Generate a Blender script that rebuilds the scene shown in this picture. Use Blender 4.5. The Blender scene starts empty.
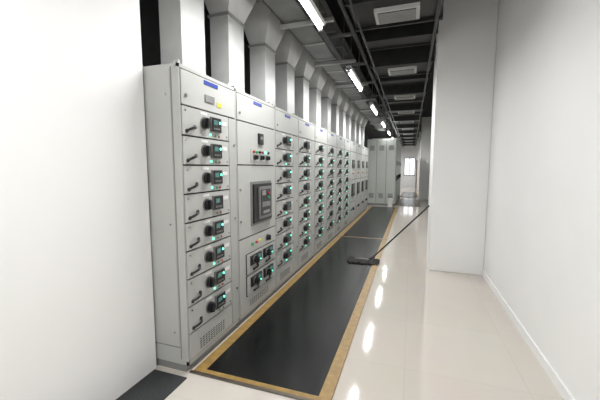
import bpy, math, random
from mathutils import Vector
random.seed(4)
S=bpy.context.scene
S.view_settings.view_transform='Standard'
S.view_settings.look='None'
S.view_settings.exposure=0.0

# ---------------------------------------------------------------- materials
def mat(name,col,rough=.5,metal=0,var=.0,scale=8,bump=0,emit=None,estr=0,col2=None,spec=.5):
    m=bpy.data.materials.new(name); m.use_nodes=True
    nt=m.node_tree; b=nt.nodes['Principled BSDF']
    b.inputs['Base Color'].default_value=(*col,1)
    b.inputs['Roughness'].default_value=rough
    b.inputs['Metallic'].default_value=metal
    b.inputs['Specular IOR Level'].default_value=spec
    tc=nt.nodes.new('ShaderNodeTexCoord'); n=nt.nodes.new('ShaderNodeTexNoise')
    n.inputs['Scale'].default_value=scale; n.inputs['Detail'].default_value=6
    nt.links.new(tc.outputs['Object'],n.inputs['Vector'])
    r=nt.nodes.new('ShaderNodeValToRGB')
    c2=col2 if col2 else tuple(c*(1-var) for c in col)
    r.color_ramp.elements[0].position=.35; r.color_ramp.elements[1].position=.65
    r.color_ramp.elements[0].color=(*c2,1); r.color_ramp.elements[1].color=(*col,1)
    nt.links.new(n.outputs['Fac'],r.inputs['Fac']); nt.links.new(r.outputs['Color'],b.inputs['Base Color'])
    if bump:
        bp=nt.nodes.new('ShaderNodeBump'); bp.inputs['Strength'].default_value=bump; bp.inputs['Distance'].default_value=.01
        nt.links.new(n.outputs['Fac'],bp.inputs['Height']); nt.links.new(bp.outputs['Normal'],b.inputs['Normal'])
    if emit:
        b.inputs['Emission Color'].default_value=(*emit,1); b.inputs['Emission Strength'].default_value=estr
    return m

M={}
M['cab']=mat('powder_coat_grey',(.44,.448,.43),.34,var=.05,scale=3)
M['cabd']=mat('powder_coat_drawer',(.48,.488,.47),.32,var=.03,scale=3)
M['gap']=mat('panel_gap_shade',(.03,.03,.03),.7)  # shade in panel gaps and vent slits, put in as dark colour
M['blk']=mat('black_plastic',(.008,.008,.009),.33,var=.2)
M['bz']=mat('dark_bezel',(.016,.018,.020),.3,var=.1)
M['scr']=mat('green_display',(.03,.09,.085),.25,emit=(.25,.55,.5),estr=.22)
M['led']=mat('green_led',(.05,.5,.3),.3,emit=(.15,1,.6),estr=3)
M['red']=mat('red_button',(.45,.03,.03),.4)
M['grn']=mat('green_button',(.03,.35,.12),.4)
M['yel']=mat('yellow_sticker',(.65,.6,.05),.5)
M['lab']=mat('white_label',(.75,.75,.73),.5)
M['blue']=mat('blue_nameplate',(.02,.05,.30),.4)
M['plinth']=mat('plinth_grey',(.22,.225,.22),.5,var=.1)
M['ring']=mat('grey_ring',(.20,.20,.20),.35,.3)
M['chrome']=mat('chrome_lock',(.5,.5,.5),.2,1)
M['duct']=mat('galvanised_painted_duct',(.55,.56,.555),.42,var=.14,scale=4)
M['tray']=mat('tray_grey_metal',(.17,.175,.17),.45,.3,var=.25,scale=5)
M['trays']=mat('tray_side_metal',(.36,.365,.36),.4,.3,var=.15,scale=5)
M['rod']=mat('zinc_rod',(.4,.4,.4),.4,.8)
M['dark']=mat('black_ceiling_duct',(.007,.007,.007),.38,var=.4,scale=3)
M['darkrib']=mat('dark_duct_flange',(.035,.036,.035),.4,.4,var=.3)
M['ceil']=mat('ceiling_black_paint',(.012,.012,.012),.8,var=.3)
M['wall']=mat('white_plaster',(.88,.88,.875),.6,var=.02,scale=2,bump=.02)
M['upper_shade']=mat('service_wall_shade',(.05,.05,.05),.8,var=.2)  # near-black colour paints in the dimness of the white wall behind the risers
M['rubber']=mat('black_rubber_mat',(.0055,.0066,.0068),.24,var=.5,scale=9,bump=.03,spec=.30)
M['edge']=mat('yellow_mat_edge',(.36,.225,.065),.45,var=.3,scale=20)
M['steel']=mat('steel_strip',(.2,.18,.16),.35,.8,var=.3)
M['gcarp']=mat('dark_carpet',(.04,.042,.045),.85,var=.5,scale=120,bump=.3)
M['tube']=mat('tube_glow',(1,1,1),.3,emit=(1,.98,.95),estr=14)
M['wp']=mat('white_paint_metal',(.8,.8,.8),.35,var=.03)
M['wpg']=mat('diffuser_frame',(.50,.50,.49),.4,var=.03)
M['grille']=mat('diffuser_grille',(.28,.28,.27),.4,var=.1)
M['slot']=mat('diffuser_slot',(.04,.04,.04),.6)
M['mop']=mat('mop_yarn',(.06,.055,.05),.95,var=.5,scale=90,bump=.5)
M['pole']=mat('mop_pole',(.04,.04,.04),.35,.4)
M['win']=mat('bright_window_glass',(.8,.85,.9),.2,emit=(.95,.98,1),estr=1.3)
M['frame']=mat('window_frame',(.12,.12,.13),.4)
M['farcab']=mat('pale_green_cabinet',(.50,.54,.50),.4,var=.05,scale=2)
M['door']=mat('door_wood',(.45,.36,.26),.45,var=.2,scale=5)

def tile():
    m=bpy.data.materials.new('polished_cream_tile'); m.use_nodes=True
    nt=m.node_tree; b=nt.nodes['Principled BSDF']; tc=nt.nodes.new('ShaderNodeTexCoord')
    br=nt.nodes.new('ShaderNodeTexBrick'); br.offset=0; br.squash=1
    br.inputs['Scale'].default_value=1; br.inputs['Brick Width'].default_value=.8; br.inputs['Row Height'].default_value=.8
    br.inputs['Mortar Size'].default_value=.0015; br.inputs['Mortar Smooth'].default_value=.2
    br.inputs['Color1'].default_value=(.62,.575,.52,1); br.inputs['Color2'].default_value=(.605,.56,.505,1)
    br.inputs['Mortar'].default_value=(.50,.46,.41,1)
    nt.links.new(tc.outputs['Object'],br.inputs['Vector'])
    n=nt.nodes.new('ShaderNodeTexNoise'); n.inputs['Scale'].default_value=2.5; n.inputs['Detail'].default_value=8
    nt.links.new(tc.outputs['Object'],n.inputs['Vector'])
    mx=nt.nodes.new('ShaderNodeMixRGB'); mx.blend_type='SOFT_LIGHT'; mx.inputs['Fac'].default_value=.12
    nt.links.new(br.outputs['Color'],mx.inputs['Color1']); nt.links.new(n.outputs['Color'],mx.inputs['Color2'])
    nt.links.new(mx.outputs['Color'],b.inputs['Base Color'])
    mr=nt.nodes.new('ShaderNodeMapRange'); mr.inputs['To Min'].default_value=.03; mr.inputs['To Max'].default_value=.09
    nt.links.new(n.outputs['Fac'],mr.inputs['Value']); nt.links.new(mr.outputs['Result'],b.inputs['Roughness'])
    b.inputs['Specular IOR Level'].default_value=.8
    return m
M['tile']=tile()

# ---------------------------------------------------------------- mesh builder
class MB:
    def __init__(s): s.v=[];s.f=[];s.m=[];s.mats=[];s.sm=[]; s.dy=0
    def mi(s,k):
        if k not in s.mats: s.mats.append(k)
        return s.mats.index(k)
    def add(s,vs,fs,k,smooth=False):
        o=len(s.v); s.v+=[(p[0],p[1]+s.dy,p[2]) for p in vs]; i=s.mi(k)
        for f in fs: s.f.append([o+a for a in f]); s.m.append(i); s.sm.append(smooth)
    def box(s,x0,x1,y0,y1,z0,z1,k):
        v=[(x0,y0,z0),(x1,y0,z0),(x1,y1,z0),(x0,y1,z0),(x0,y0,z1),(x1,y0,z1),(x1,y1,z1),(x0,y1,z1)]
        s.add(v,[(0,3,2,1),(4,5,6,7),(0,1,5,4),(1,2,6,5),(2,3,7,6),(3,0,4,7)],k)
    def frust(s,b,t,z0,z1,k):
        (ax0,ax1,ay0,ay1)=b;(bx0,bx1,by0,by1)=t
        v=[(ax0,ay0,z0),(ax1,ay0,z0),(ax1,ay1,z0),(ax0,ay1,z0),(bx0,by0,z1),(bx1,by0,z1),(bx1,by1,z1),(bx0,by1,z1)]
        s.add(v,[(0,3,2,1),(4,5,6,7),(0,1,5,4),(1,2,6,5),(2,3,7,6),(3,0,4,7)],k)
    def tube(s,pts,r,k,n=8,r2=None):
        pts=[Vector(p) for p in pts]; vs=[];N=len(pts)
        for i,p in enumerate(pts):
            d=(pts[min(i+1,N-1)]-pts[max(i-1,0)]).normalized()
            a=d.cross(Vector((0,0,1))); 
            if a.length<.05: a=d.cross(Vector((1,0,0)))
            a.normalize(); b=d.cross(a)
            rr=r if r2 is None else r+(r2-r)*i/(N-1)
            for j in range(n):
                t=2*math.pi*j/n; vs.append(p+a*math.cos(t)*rr+b*math.sin(t)*rr)
        fs=[(i*n+j,i*n+(j+1)%n,(i+1)*n+(j+1)%n,(i+1)*n+j) for i in range(N-1) for j in range(n)]
        s.add(vs,fs,k,True); s.add(vs[:n],[tuple(range(n))[::-1]],k); s.add(vs[-n:],[tuple(range(n))],k)
    def disc(s,x,y,z,r,d,k,n=16): s.tube([(x,y,z),(x+d,y,z)],r,k,n)
    def obj(s,name,bevel=0,parent=None,loc=(0,0,0)):
        me=bpy.data.meshes.new(name); me.from_pydata(s.v,[],s.f); 
        for k in s.mats: me.materials.append(M[k])
        for p,i,q in zip(me.polygons,s.m,s.sm): p.material_index=i; p.use_smooth=q
        me.update(); o=bpy.data.objects.new(name,me); S.collection.objects.link(o); o.location=loc
        if bevel:
            b=o.modifiers.new('bevel','BEVEL'); b.width=bevel; b.segments=2; b.limit_method='ANGLE'; b.angle_limit=math.radians(50)
        if parent: o.parent=parent
        return o
def simple(name,*a,bevel=0):
    b=MB(); b.box(*a); return b.obj(name,bevel)

# ---------------------------------------------------------------- room
YF=27; Y0=1.82
simple('floor',-3.3,1.2,-4,YF+.2,-.1,0,'tile')
simple('ceiling',-3.3,1.2,-4,YF+.2,3.9,4.0,'ceil')
simple('wall_right',1.0,1.2,-4,YF,0,3.9,'wall')
simple('wall_left_front',-3.3,-1.77,-4,Y0-.02,0,3.9,'wall')
b=MB(); b.box(-3.3,-3.1,Y0-.02,YF,0,2.0,'wall'); b.box(-3.3,-3.1,Y0-.02,YF,2.0,3.9,'upper_shade'); b.obj('wall_left')  # upper part coloured dark to imitate shade above the cabinets
simple('wall_back',-1.77,1.0,-4.2,-4,0,3.9,'wall')
simple('wall_far',-3.3,1.2,YF,YF+.2,0,3.9,'wall')
b=MB(); b.box(.985,1.0,-4,4.96,0,.08,'wall'); b.obj('baseboard_right')
simple('column',.29,.999,4.97,5.75,0,3.9,'wall',bevel=.006)
simple('column',.40,.999,16.5,17.3,0,3.9,'wall',bevel=.006)
simple('column',.40,.999,23.0,23.8,0,3.9,'wall',bevel=.006)
b=MB(); y=YF-.06
b.box(-.55,.25,y,YF-.001,.9,2.3,'frame')
for i in range(2): b.box(-.5+i*.39,-.16+i*.39,y-.01,y,.95,2.25,'win')
b.obj('window_1')
b=MB(); b.box(.35,.98,y,YF-.005,0,2.1,'frame'); b.box(.39,.94,y-.02,y,.0,2.06,'door'); b.box(.48,.85,y-.03,y-.02,1.2,1.8,'win'); b.obj('door_1')

# ---------------------------------------------------------------- switchgear
XF=-1.49; XB=-2.12; H=2.2
def rotary(b,x,y,z,r=.040):
    b.disc(x,y,z,r*1.2,.008,'ring',20)
    b.disc(x+.008,y,z,r*1.02,.022,'blk',20)
    b.box(x+.03,x+.046,y-r*.25,y+r*.25,z-r*.85,z+r*.85,'bz')
def pull(b,x,y,z,s=1):
    pts=[]
    for i in range(9):
        t=i/8; pts.append((x+.035*math.sin(math.pi*t)*s,y+(-.045+.09*t)*s,z+(-.02+.035*t+.010*math.sin(math.pi*t))*s))
    b.tube(pts,.009*s,'blk',8)
    b.disc(x,y-.045*s,z-.02*s,.014*s,.008,'blk',10); b.disc(x,y+.045*s,z+.015*s,.014*s,.008,'blk',10)
def meter(b,x,y,z,on=True):
    b.box(x,x+.018,y-.066,y+.066,z-.056,z+.058,'ring')
    b.box(x+.018,x+.022,y-.061,y+.061,z-.051,z+.053,'blk')
    b.box(x+.022,x+.024,y-.044,y+.010,z+.000,z+.036,'scr')
    for i in range(4): b.box(x+.022,x+.025,y-.044+i*.022,y-.030+i*.022,z-.036,z-.024,'plinth')
    if on: b.disc(x+.022,y+.038,z+.02,.010,.005,'led',8)
def body(b,w):
    b.box(XB,XF-.02,0,w,.06,H,'cab')
    b.box(XB+.01,XF-.03,.01,w-.01,0,.06,'plinth')
    b.box(XF-.02,XF-.012,.012,w-.012,.07,H-.02,'gap')  # dark backing sheet paints the shadow seen between drawers
    b.box(XF-.02,XF,0,.012,.06,H,'cab'); b.box(XF-.02,XF,w-.012,w,.06,H,'cab')
    b.box(XF-.02,XF,0,w,H-.025,H,'cab'); b.box(XF-.02,XF,0,w,.06,.09,'cab')
    b.box(XF-.012,XF+.004,.020,w-.020,1.937,H-.033,'cabd')
    b.box(XF+.004,XF+.008,w*.5-.09,w*.5+.09,2.125,2.155,'blue')
    b.disc(XF+.004,.06,2.0,.012,.008,'chrome',10)
    for yy in (.05,w-.05):
        b.box(XF-.08,XF-.03,yy-.012,yy+.012,H,H+.035,'cab')
def drawers(b,y0,w,n=8,ztop=1.925,hh=.205):
    for i in range(n):
        z1=ztop-i*hh; z0=z1-hh+.012; zc=(z0+z1)/2
        b.box(XF-.012,XF+.006,y0,y0+w,z0,z1,'cabd'); x=XF+.006
        pull(b,x,y0+.085,zc-.050)
        rotary(b,x,y0+w*.42,zc+.006)
        meter(b,x,y0+w*.66,zc+.008,on=random.random()<.85)
        b.box(x,x+.002,y0+w*.35,y0+w*.49,zc+.068,zc+.086,'lab')
        b.box(x,x+.002,y0+w*.82,y0+w*.95,zc+.02,zc+.05,'lab')
        b.disc(x,y0+.03,zc+.07,.007,.004,'chrome',8); b.disc(x,y0+w-.03,zc-.07,.007,.004,'chrome',8)
        if random.random()<.6: b.disc(x,y0+w*.55,zc-.072,.009,.006,'led',8)
        b.disc(x,y0+w*.66,zc-.077,.008,.006,'grn',8); b.disc(x,y0+w*.75,zc-.077,.008,.006,'red',8)
    zb=ztop-n*hh
    b.box(XF-.012,XF+.004,y0,y0+w,.095,zb,'cabd')
    for r in range(5):
        for c in range(10):
            yy=y0+w*.2+c*w*.06
            b.box(XF+.004,XF+.005,yy,yy+w*.04,.12+r*.018,.128+r*.018,'gap')
def strip(b,y0,w):
    b.box(XF-.012,XF+.004,y0,y0+w,.095,1.925,'cab')
    for z in (.4,1.05,1.7): b.disc(XF+.004,y0+w*.75,z,.011,.008,'chrome',10)
def drawer_cab(y,w,dw):
    b=MB(); body(b,w); drawers(b,.018,dw); strip(b,dw+.029,w-dw-.047)
    return b.obj('switchgear_cabinet',.0015,loc=(0,y,0))
def acb_cab(y,w):
    b=MB(); body(b,w); x=XF+.004; c=w*.56; a,e=.018,w-.018
    b.box(XF-.012,x,a,e,1.535,1.925,'cabd')
    b.box(XF-.012,x,a,e,.835,1.523,'cabd')
    b.box(XF-.012,x,a,e,.095,.823,'cabd')
    b.box(x,x+.02,c-.06,c+.04,1.74,1.85,'blk'); b.box(x+.02,x+.022,c-.05,c+.03,1.755,1.83,'bz'); b.box(x+.022,x+.024,c-.035,c+.015,1.79,1.82,'grille')
    b.box(x,x+.006,c-.22,c+.20,1.565,1.69,'cab')
    for i,k in enumerate(['red','grn','blk','red','led','blk']): b.disc(x+.006,c-.17+i*.066,1.66,.012,.02,k,12)
    for i in range(3): rotary(b,x+.006,c-.15+i*.14,1.605,.022)
    b.box(x,x+.012,c-.235,c+.235,.925,1.365,'plinth')
    b.box(x+.012,x+.03,c-.21,c+.21,.95,1.34,'blk')
    b.box(x+.03,x+.045,c-.12,c+.17,.98,1.31,'ring')
    b.box(x+.045,x+.05,c-.09,c+.14,1.01,1.28,'bz')
    b.box(x+.05,x+.053,c-.07,c+.01,1.22,1.27,'grille'); b.disc(x+.05,c+.08,1.235,.014,.01,'red',12); b.disc(x+.05,c+.08,1.19,.014,.01,'grn',12)
    b.box(x+.05,x+.056,c-.07,c+.11,1.1,1.15,'plinth'); b.box(x+.05,x+.053,c-.05,c+.1,1.03,1.06,'grille')
    for zz in (1.0,1.3): b.disc(x,.05,zz,.012,.008,'chrome',10)
    for i,k in enumerate(['grn','red','yel']): b.disc(x,c-.22+i*.09,.745,.014,.02,k,12)
    rotary(b,x,c+.14,.74,.03)
    for zz in (.56,.34):
        b.box(x-.001,x+.006,c-.35,c+.33,zz-.10,zz+.105,'gap')
        b.box(x,x+.012,c-.34,c+.32,zz-.093,zz+.098,'cabd')
        for q in (-.17,.12):
            b.box(x+.012,x+.028,c+q-.11,c+q+.12,zz-.02,zz+.075,'blk'); rotary(b,x+.028,c+q-.04,zz+.028,.036)
            b.box(x+.028,x+.031,c+q+.03,c+q+.10,zz+.02,zz+.06,'scr'); b.disc(x+.028,c+q+.09,zz+0,.008,.005,'led',8)
            pull(b,x+.012,c+q,zz-.058,.9)
    for r in range(4):
        for q in range(10): b.box(x,x+.001,.2+q*.045,.23+q*.045,.12+r*.018,.128+r*.018,'gap')
    return b.obj('switchgear_cabinet',.0015,loc=(0,y,0))
def flat_cab(y,w):
    b=MB(); body(b,w); x=XF+.004
    for z0,z1 in ((1.2,1.925),(.6,1.19),(.095,.59)): b.box(XF-.012,x,.018,w-.018,z0,z1,'cabd')
    b.box(x,x+.015,w*.3,w*.7,1.5,1.72,'bz'); b.box(x+.015,x+.018,w*.4,w*.6,1.6,1.67,'grille')
    b.box(x,x+.02,w*.25,w*.75,.75,1.08,'blk'); b.box(x+.02,x+.03,w*.4,w*.62,.82,1.04,'ring')
    for i,k in enumerate(['red','grn','yel']): b.disc(x,w*.35+i*.09,1.36,.014,.02,k,12)
    rotary(b,x,w*.5,.4); pull(b,x,w*.2,.4)
    return b.obj('switchgear_cabinet',.0015,loc=(0,y,0))
yy=Y0
def nxt(w): 
    global yy
    r=yy; yy+=w+.004; return r
drawer_cab(nxt(.73),.73,.58)
acb_cab(nxt(.86),.86)
for i in range(6): drawer_cab(nxt(.80),.80,.576)
for i in range(4): flat_cab(nxt(.92),.92)
b=MB(); 
b.box(XB+.02,XF-.07,-.004,0,.2,H-.03,'cab'); b.box(XF-.065,XF-.058,-.003,0,.1,H-.02,'plinth'); b.box(XB+.02,XF-.07,-.003,0,.185,.192,'plinth')
for z in (.3,1.1,2.0): b.tube([(XF-.11,-.004,z),(XF-.11,-.008,z)],.008,'chrome',8)
p=b.obj('side_panel',.001); p.parent=bpy.data.objects['switchgear_cabinet']
b=MB(); b.box(XF+.0045,XF+.008,.44,.50,1.985,2.02,'yel'); b.box(XF+.0045,XF+.012,.28,.40,2.0,2.05,'plinth'); q=b.obj('sticker'); q.parent=p.parent

# ---------------------------------------------------------------- busbar risers with funnels
def riser(y,w=.29):
    b=MB(); x1=-1.64; x0=-1.84
    b.box(x0,x1,-w/2,w/2,H+.002,2.93,'duct')
    b.box(x0-.025,x1+.025,-w/2-.025,w/2+.025,H+.002,H+.025,'trays')
    b.box(x0-.014,x1+.014,-w/2-.014,w/2+.014,2.905,2.93,'trays')
    b.frust((x0,x1,-w/2,w/2),(x0-.1,x1+.15,-w/2-.14,w/2+.14),2.93,3.32,'duct')
    b.box(x0-.13,x1+.18,-w/2-.165,w/2+.165,3.32,3.36,'trays')
    b.box(x0-.06,x1+.08,-w/2-.06,w/2+.06,3.36,3.899,'duct')
    b.obj('busbar_riser_duct',.003,loc=(0,y,0))
for y in (2.2,2.86,3.65,4.35,5.05,5.8,6.6,7.4,8.2,9.0,9.9,10.8,11.7): riser(y)

# ---------------------------------------------------------------- cable trays
def tray(x0,x1,z,h,y0,y1,name='cable_tray'):
    b=MB(); b.box(x0,x1,y0,y1,z,z+.004,'tray')
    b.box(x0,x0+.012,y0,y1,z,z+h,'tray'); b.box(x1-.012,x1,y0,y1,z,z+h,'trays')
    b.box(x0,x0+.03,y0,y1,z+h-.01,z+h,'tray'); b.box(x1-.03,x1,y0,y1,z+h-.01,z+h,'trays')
    k=y0+.3
    while k<y1: b.box(x0,x1,k,k+.03,z-.012,z,'trays'); k+=.6
    for i in range(6):
        xx=x0+.04+i*(x1-x0-.08)/5; b.tube([(xx,y0,z+.03),(xx,y1,z+.03)],.02,'blk',8)
    b.obj(name)
tray(-1.36,-1.06,3.05,.12,1.9,14)
tray(-1.36,-1.06,3.42,.12,1.9,14)
b=MB(); k=2.0
while k<14:
    b.box(-1.40,-.80,k,k+.04,3.0,3.036,'trays')
    b.box(-1.40,-.80,k,k+.04,3.37,3.406,'trays')
    for xx in (-1.385,-.97): b.tube([(xx,k+.02,3.0),(xx,k+.02,3.9)],.009,'rod',6)
    k+=1.35
b.obj('tray_hanger_frame')
# ---------------------------------------------------------------- lamps
def lamp(y,x=-.91,z=2.93,p=40):
    b=MB(); b.box(x-.035,x+.035,-.62,.62,z,z+.05,'wp'); b.frust((x-.035,x+.035,-.62,.62),(x-.05,x+.05,-.62,.62),z-.005,z+.02,'wp')
    b.tube([(x,-.58,z-.03),(x,.58,z-.03)],.02,'tube',10)
    for e in (-.60,.60): b.box(x-.02,x+.02,e-.02,e+.02,z-.05,z,'wp')
    for e in (-.4,.4): b.tube([(x,e,z+.05),(x,e,3.9)],.006,'rod',6)
    o=b.obj('fluorescent_lamp',loc=(0,y,0))
    l=bpy.data.lights.new('tube_light','AREA'); l.shape='RECTANGLE'; l.size=.07; l.size_y=1.16; l.energy=p; l.color=(1,.995,.985)
    lo=bpy.data.objects.new('tube_light',l); S.collection.objects.link(lo); lo.parent=o; lo.location=(x,0,z-.055)
for i in range(-2,9): lamp(2.66+2.74*i)

# ---------------------------------------------------------------- black overhead ducts, diffusers
b=MB(); 
b.box(-.68,.26,-3.9,YF-.05,3.45,3.899,'dark')
k=-3.6
while k<YF-1:
    b.box(-.70,.28,k,k+.05,3.38,3.46,'darkrib'); k+=.7
for i in range(-1,11):
    b.dy=3.65+2.1*i
    b.box(-.66,.25,-.30,.30,3.14,3.455,'dark'); b.box(-.68,.27,-.33,-.30,3.11,3.455,'darkrib'); b.box(-.68,.27,.30,.33,3.11,3.455,'darkrib')
    b.box(-.66,.25,.89,1.21,3.2,3.455,'dark'); b.box(-.67,.26,.87,.89,3.18,3.455,'darkrib'); b.box(-.67,.26,1.21,1.23,3.18,3.455,'darkrib')
    b.tube([(-.6,.68,3.3),(.2,.68,3.3)],.03,'darkrib',8)
b.dy=0
b.tube([(-.74,-3.9,3.2),(-.74,YF-.05,3.2)],.03,'darkrib',10); b.tube([(.2,-3.9,3.05),(.2,YF-.05,3.05)],.016,'darkrib',8)
b.tube([(-.6,-3.9,3.08),(-.6,YF-.05,3.08)],.012,'darkrib',8)
b.obj('supply_air_duct')
for i in range(-1,11):
    b=MB()
    b.box(-.42,.03,-.15,.15,3.10,3.139,'wpg')
    b.box(-.385,-.005,-.12,.12,3.094,3.10,'slot')
    for j in range(8): b.box(-.385,-.005,-.116+j*.031,-.098+j*.031,3.086,3.098,'grille')
    b.obj('air_diffuser',loc=(0,3.70+2.1*i,0))

# ---------------------------------------------------------------- mats
def rmat(x0,x1,y0,y1,e=.085,front=True):
    b=MB(); b.box(x0+e,x1-e,y0,y1,0,.012,'rubber')
    b.box(x0,x0+e,y0,y1,0,.013,'edge'); b.box(x1-e,x1,y0,y1,0,.013,'edge')
    if front: b.box(x0,x1,y0-.04,y0,0,.013,'edge'); b.box(x0-.02,x1,y0-.06,y0-.04,0,.012,'steel')
    return b.obj('rubber_floor_mat')
rmat(-1.475,-.44,1.89,6.78)
rmat(-1.475,-.44,6.86,12.6)
rmat(-.5,.38,13.3,16.2)
rmat(-.5,.38,17.6,21)
simple('dark_carpet',-1.76,-1.47,-1,1.77,0,.008,'gcarp')

# ---------------------------------------------------------------- far cabinets
def farcab(y,w):
    b=MB(); x0,x1=-1.7,-.57; h=2.65
    b.box(x0,x1,0,w,.08,h,'farcab'); b.box(x0+.02,x1-.02,.02,w-.02,0,.08,'plinth')
    for i in range(3):
        a=x0+.02+i*.37; b.box(a,a+.350,-.008,0,.12,h-.04,'farcab')
        b.box(a+.352,a+.364,-.002,0,.12,h-.04,'gap')
        for r in range(8): b.box(a+.08,a+.27,-.012,-.008,.3+r*.025,.31+r*.025,'gap'); b.box(a+.08,a+.27,-.012,-.008,2.2+r*.025,2.21+r*.025,'gap')
    for i in range(2):
        a=.02+i*w/2; b.box(x1,x1+.01,a,a+w/2-.03,.12,h-.04,'farcab')
        b.box(x1+.01,x1+.02,a+.05,a+.3,1.6,1.8,'bz'); b.box(x1+.01,x1+.03,a+.05,a+.08,1.0,1.2,'blk')
    b.obj('control_cabinet',.003,loc=(0,y,0))
for i in range(5): farcab(13.2+i*1.21,1.2)
b=MB(); b.tube([(-.75,12.95,0.014),(-.75,12.95,.3)],.09,'lab',16,.12); b.tube([(-.75,12.95,.3),(-.75,12.95,.33)],.13,'wp',16)
b.tube([(-.75+.12*math.cos(t*math.pi/8),12.95,.31+.1*math.sin(t*math.pi/8)) for t in range(9)],.005,'blk',6)
bk=b.obj('plastic_bucket'); bk.location.z=-.014

# ---------------------------------------------------------------- mop
b=MB()
b.tube([(-.56,5.06,.06),(.262,4.945,.96)],.012,'pole',10)
b.tube([(-.62,5.07,.035),(-.55,5.06,.07)],.02,'bz',10)
b.frust((-.86,-.50,4.98,5.14),(-.82,-.54,5.02,5.10),.02,.06,'bz')
for i in range(130):
    t=random.random(); x=-.90+.44*t; s=random.choice((-1,1)); y0=5.06+s*.05
    b.tube([(x,y0,.05),(x+random.uniform(-.02,.02),y0+s*.05,.035),(x+random.uniform(-.04,.04),y0+s*random.uniform(.07,.11),.022)],.010,'mop',5)
for i in range(30):
    s=random.choice((-1,1)); x=-.68+s*.17; b.tube([(x,5.06+random.uniform(-.06,.06),.05),(x+s*.08,5.06+random.uniform(-.08,.08),.023)],.010,'mop',5)
b.obj('dust_mop')

# ---------------------------------------------------------------- world, camera
w=bpy.data.worlds.new('World'); S.world=w; w.use_nodes=True
w.node_tree.nodes['Background'].inputs[0].default_value=(.8,.85,.9,1); w.node_tree.nodes['Background'].inputs[1].default_value=.3
c=bpy.data.cameras.new('Camera'); c.lens=19.2; c.sensor_width=36; c.clip_start=.02
co=bpy.data.objects.new('Camera',c); S.collection.objects.link(co)
co.location=(0,0,1.5); co.rotation_euler=(math.radians(90-5.7),0,math.radians(19.1)); S.camera=co
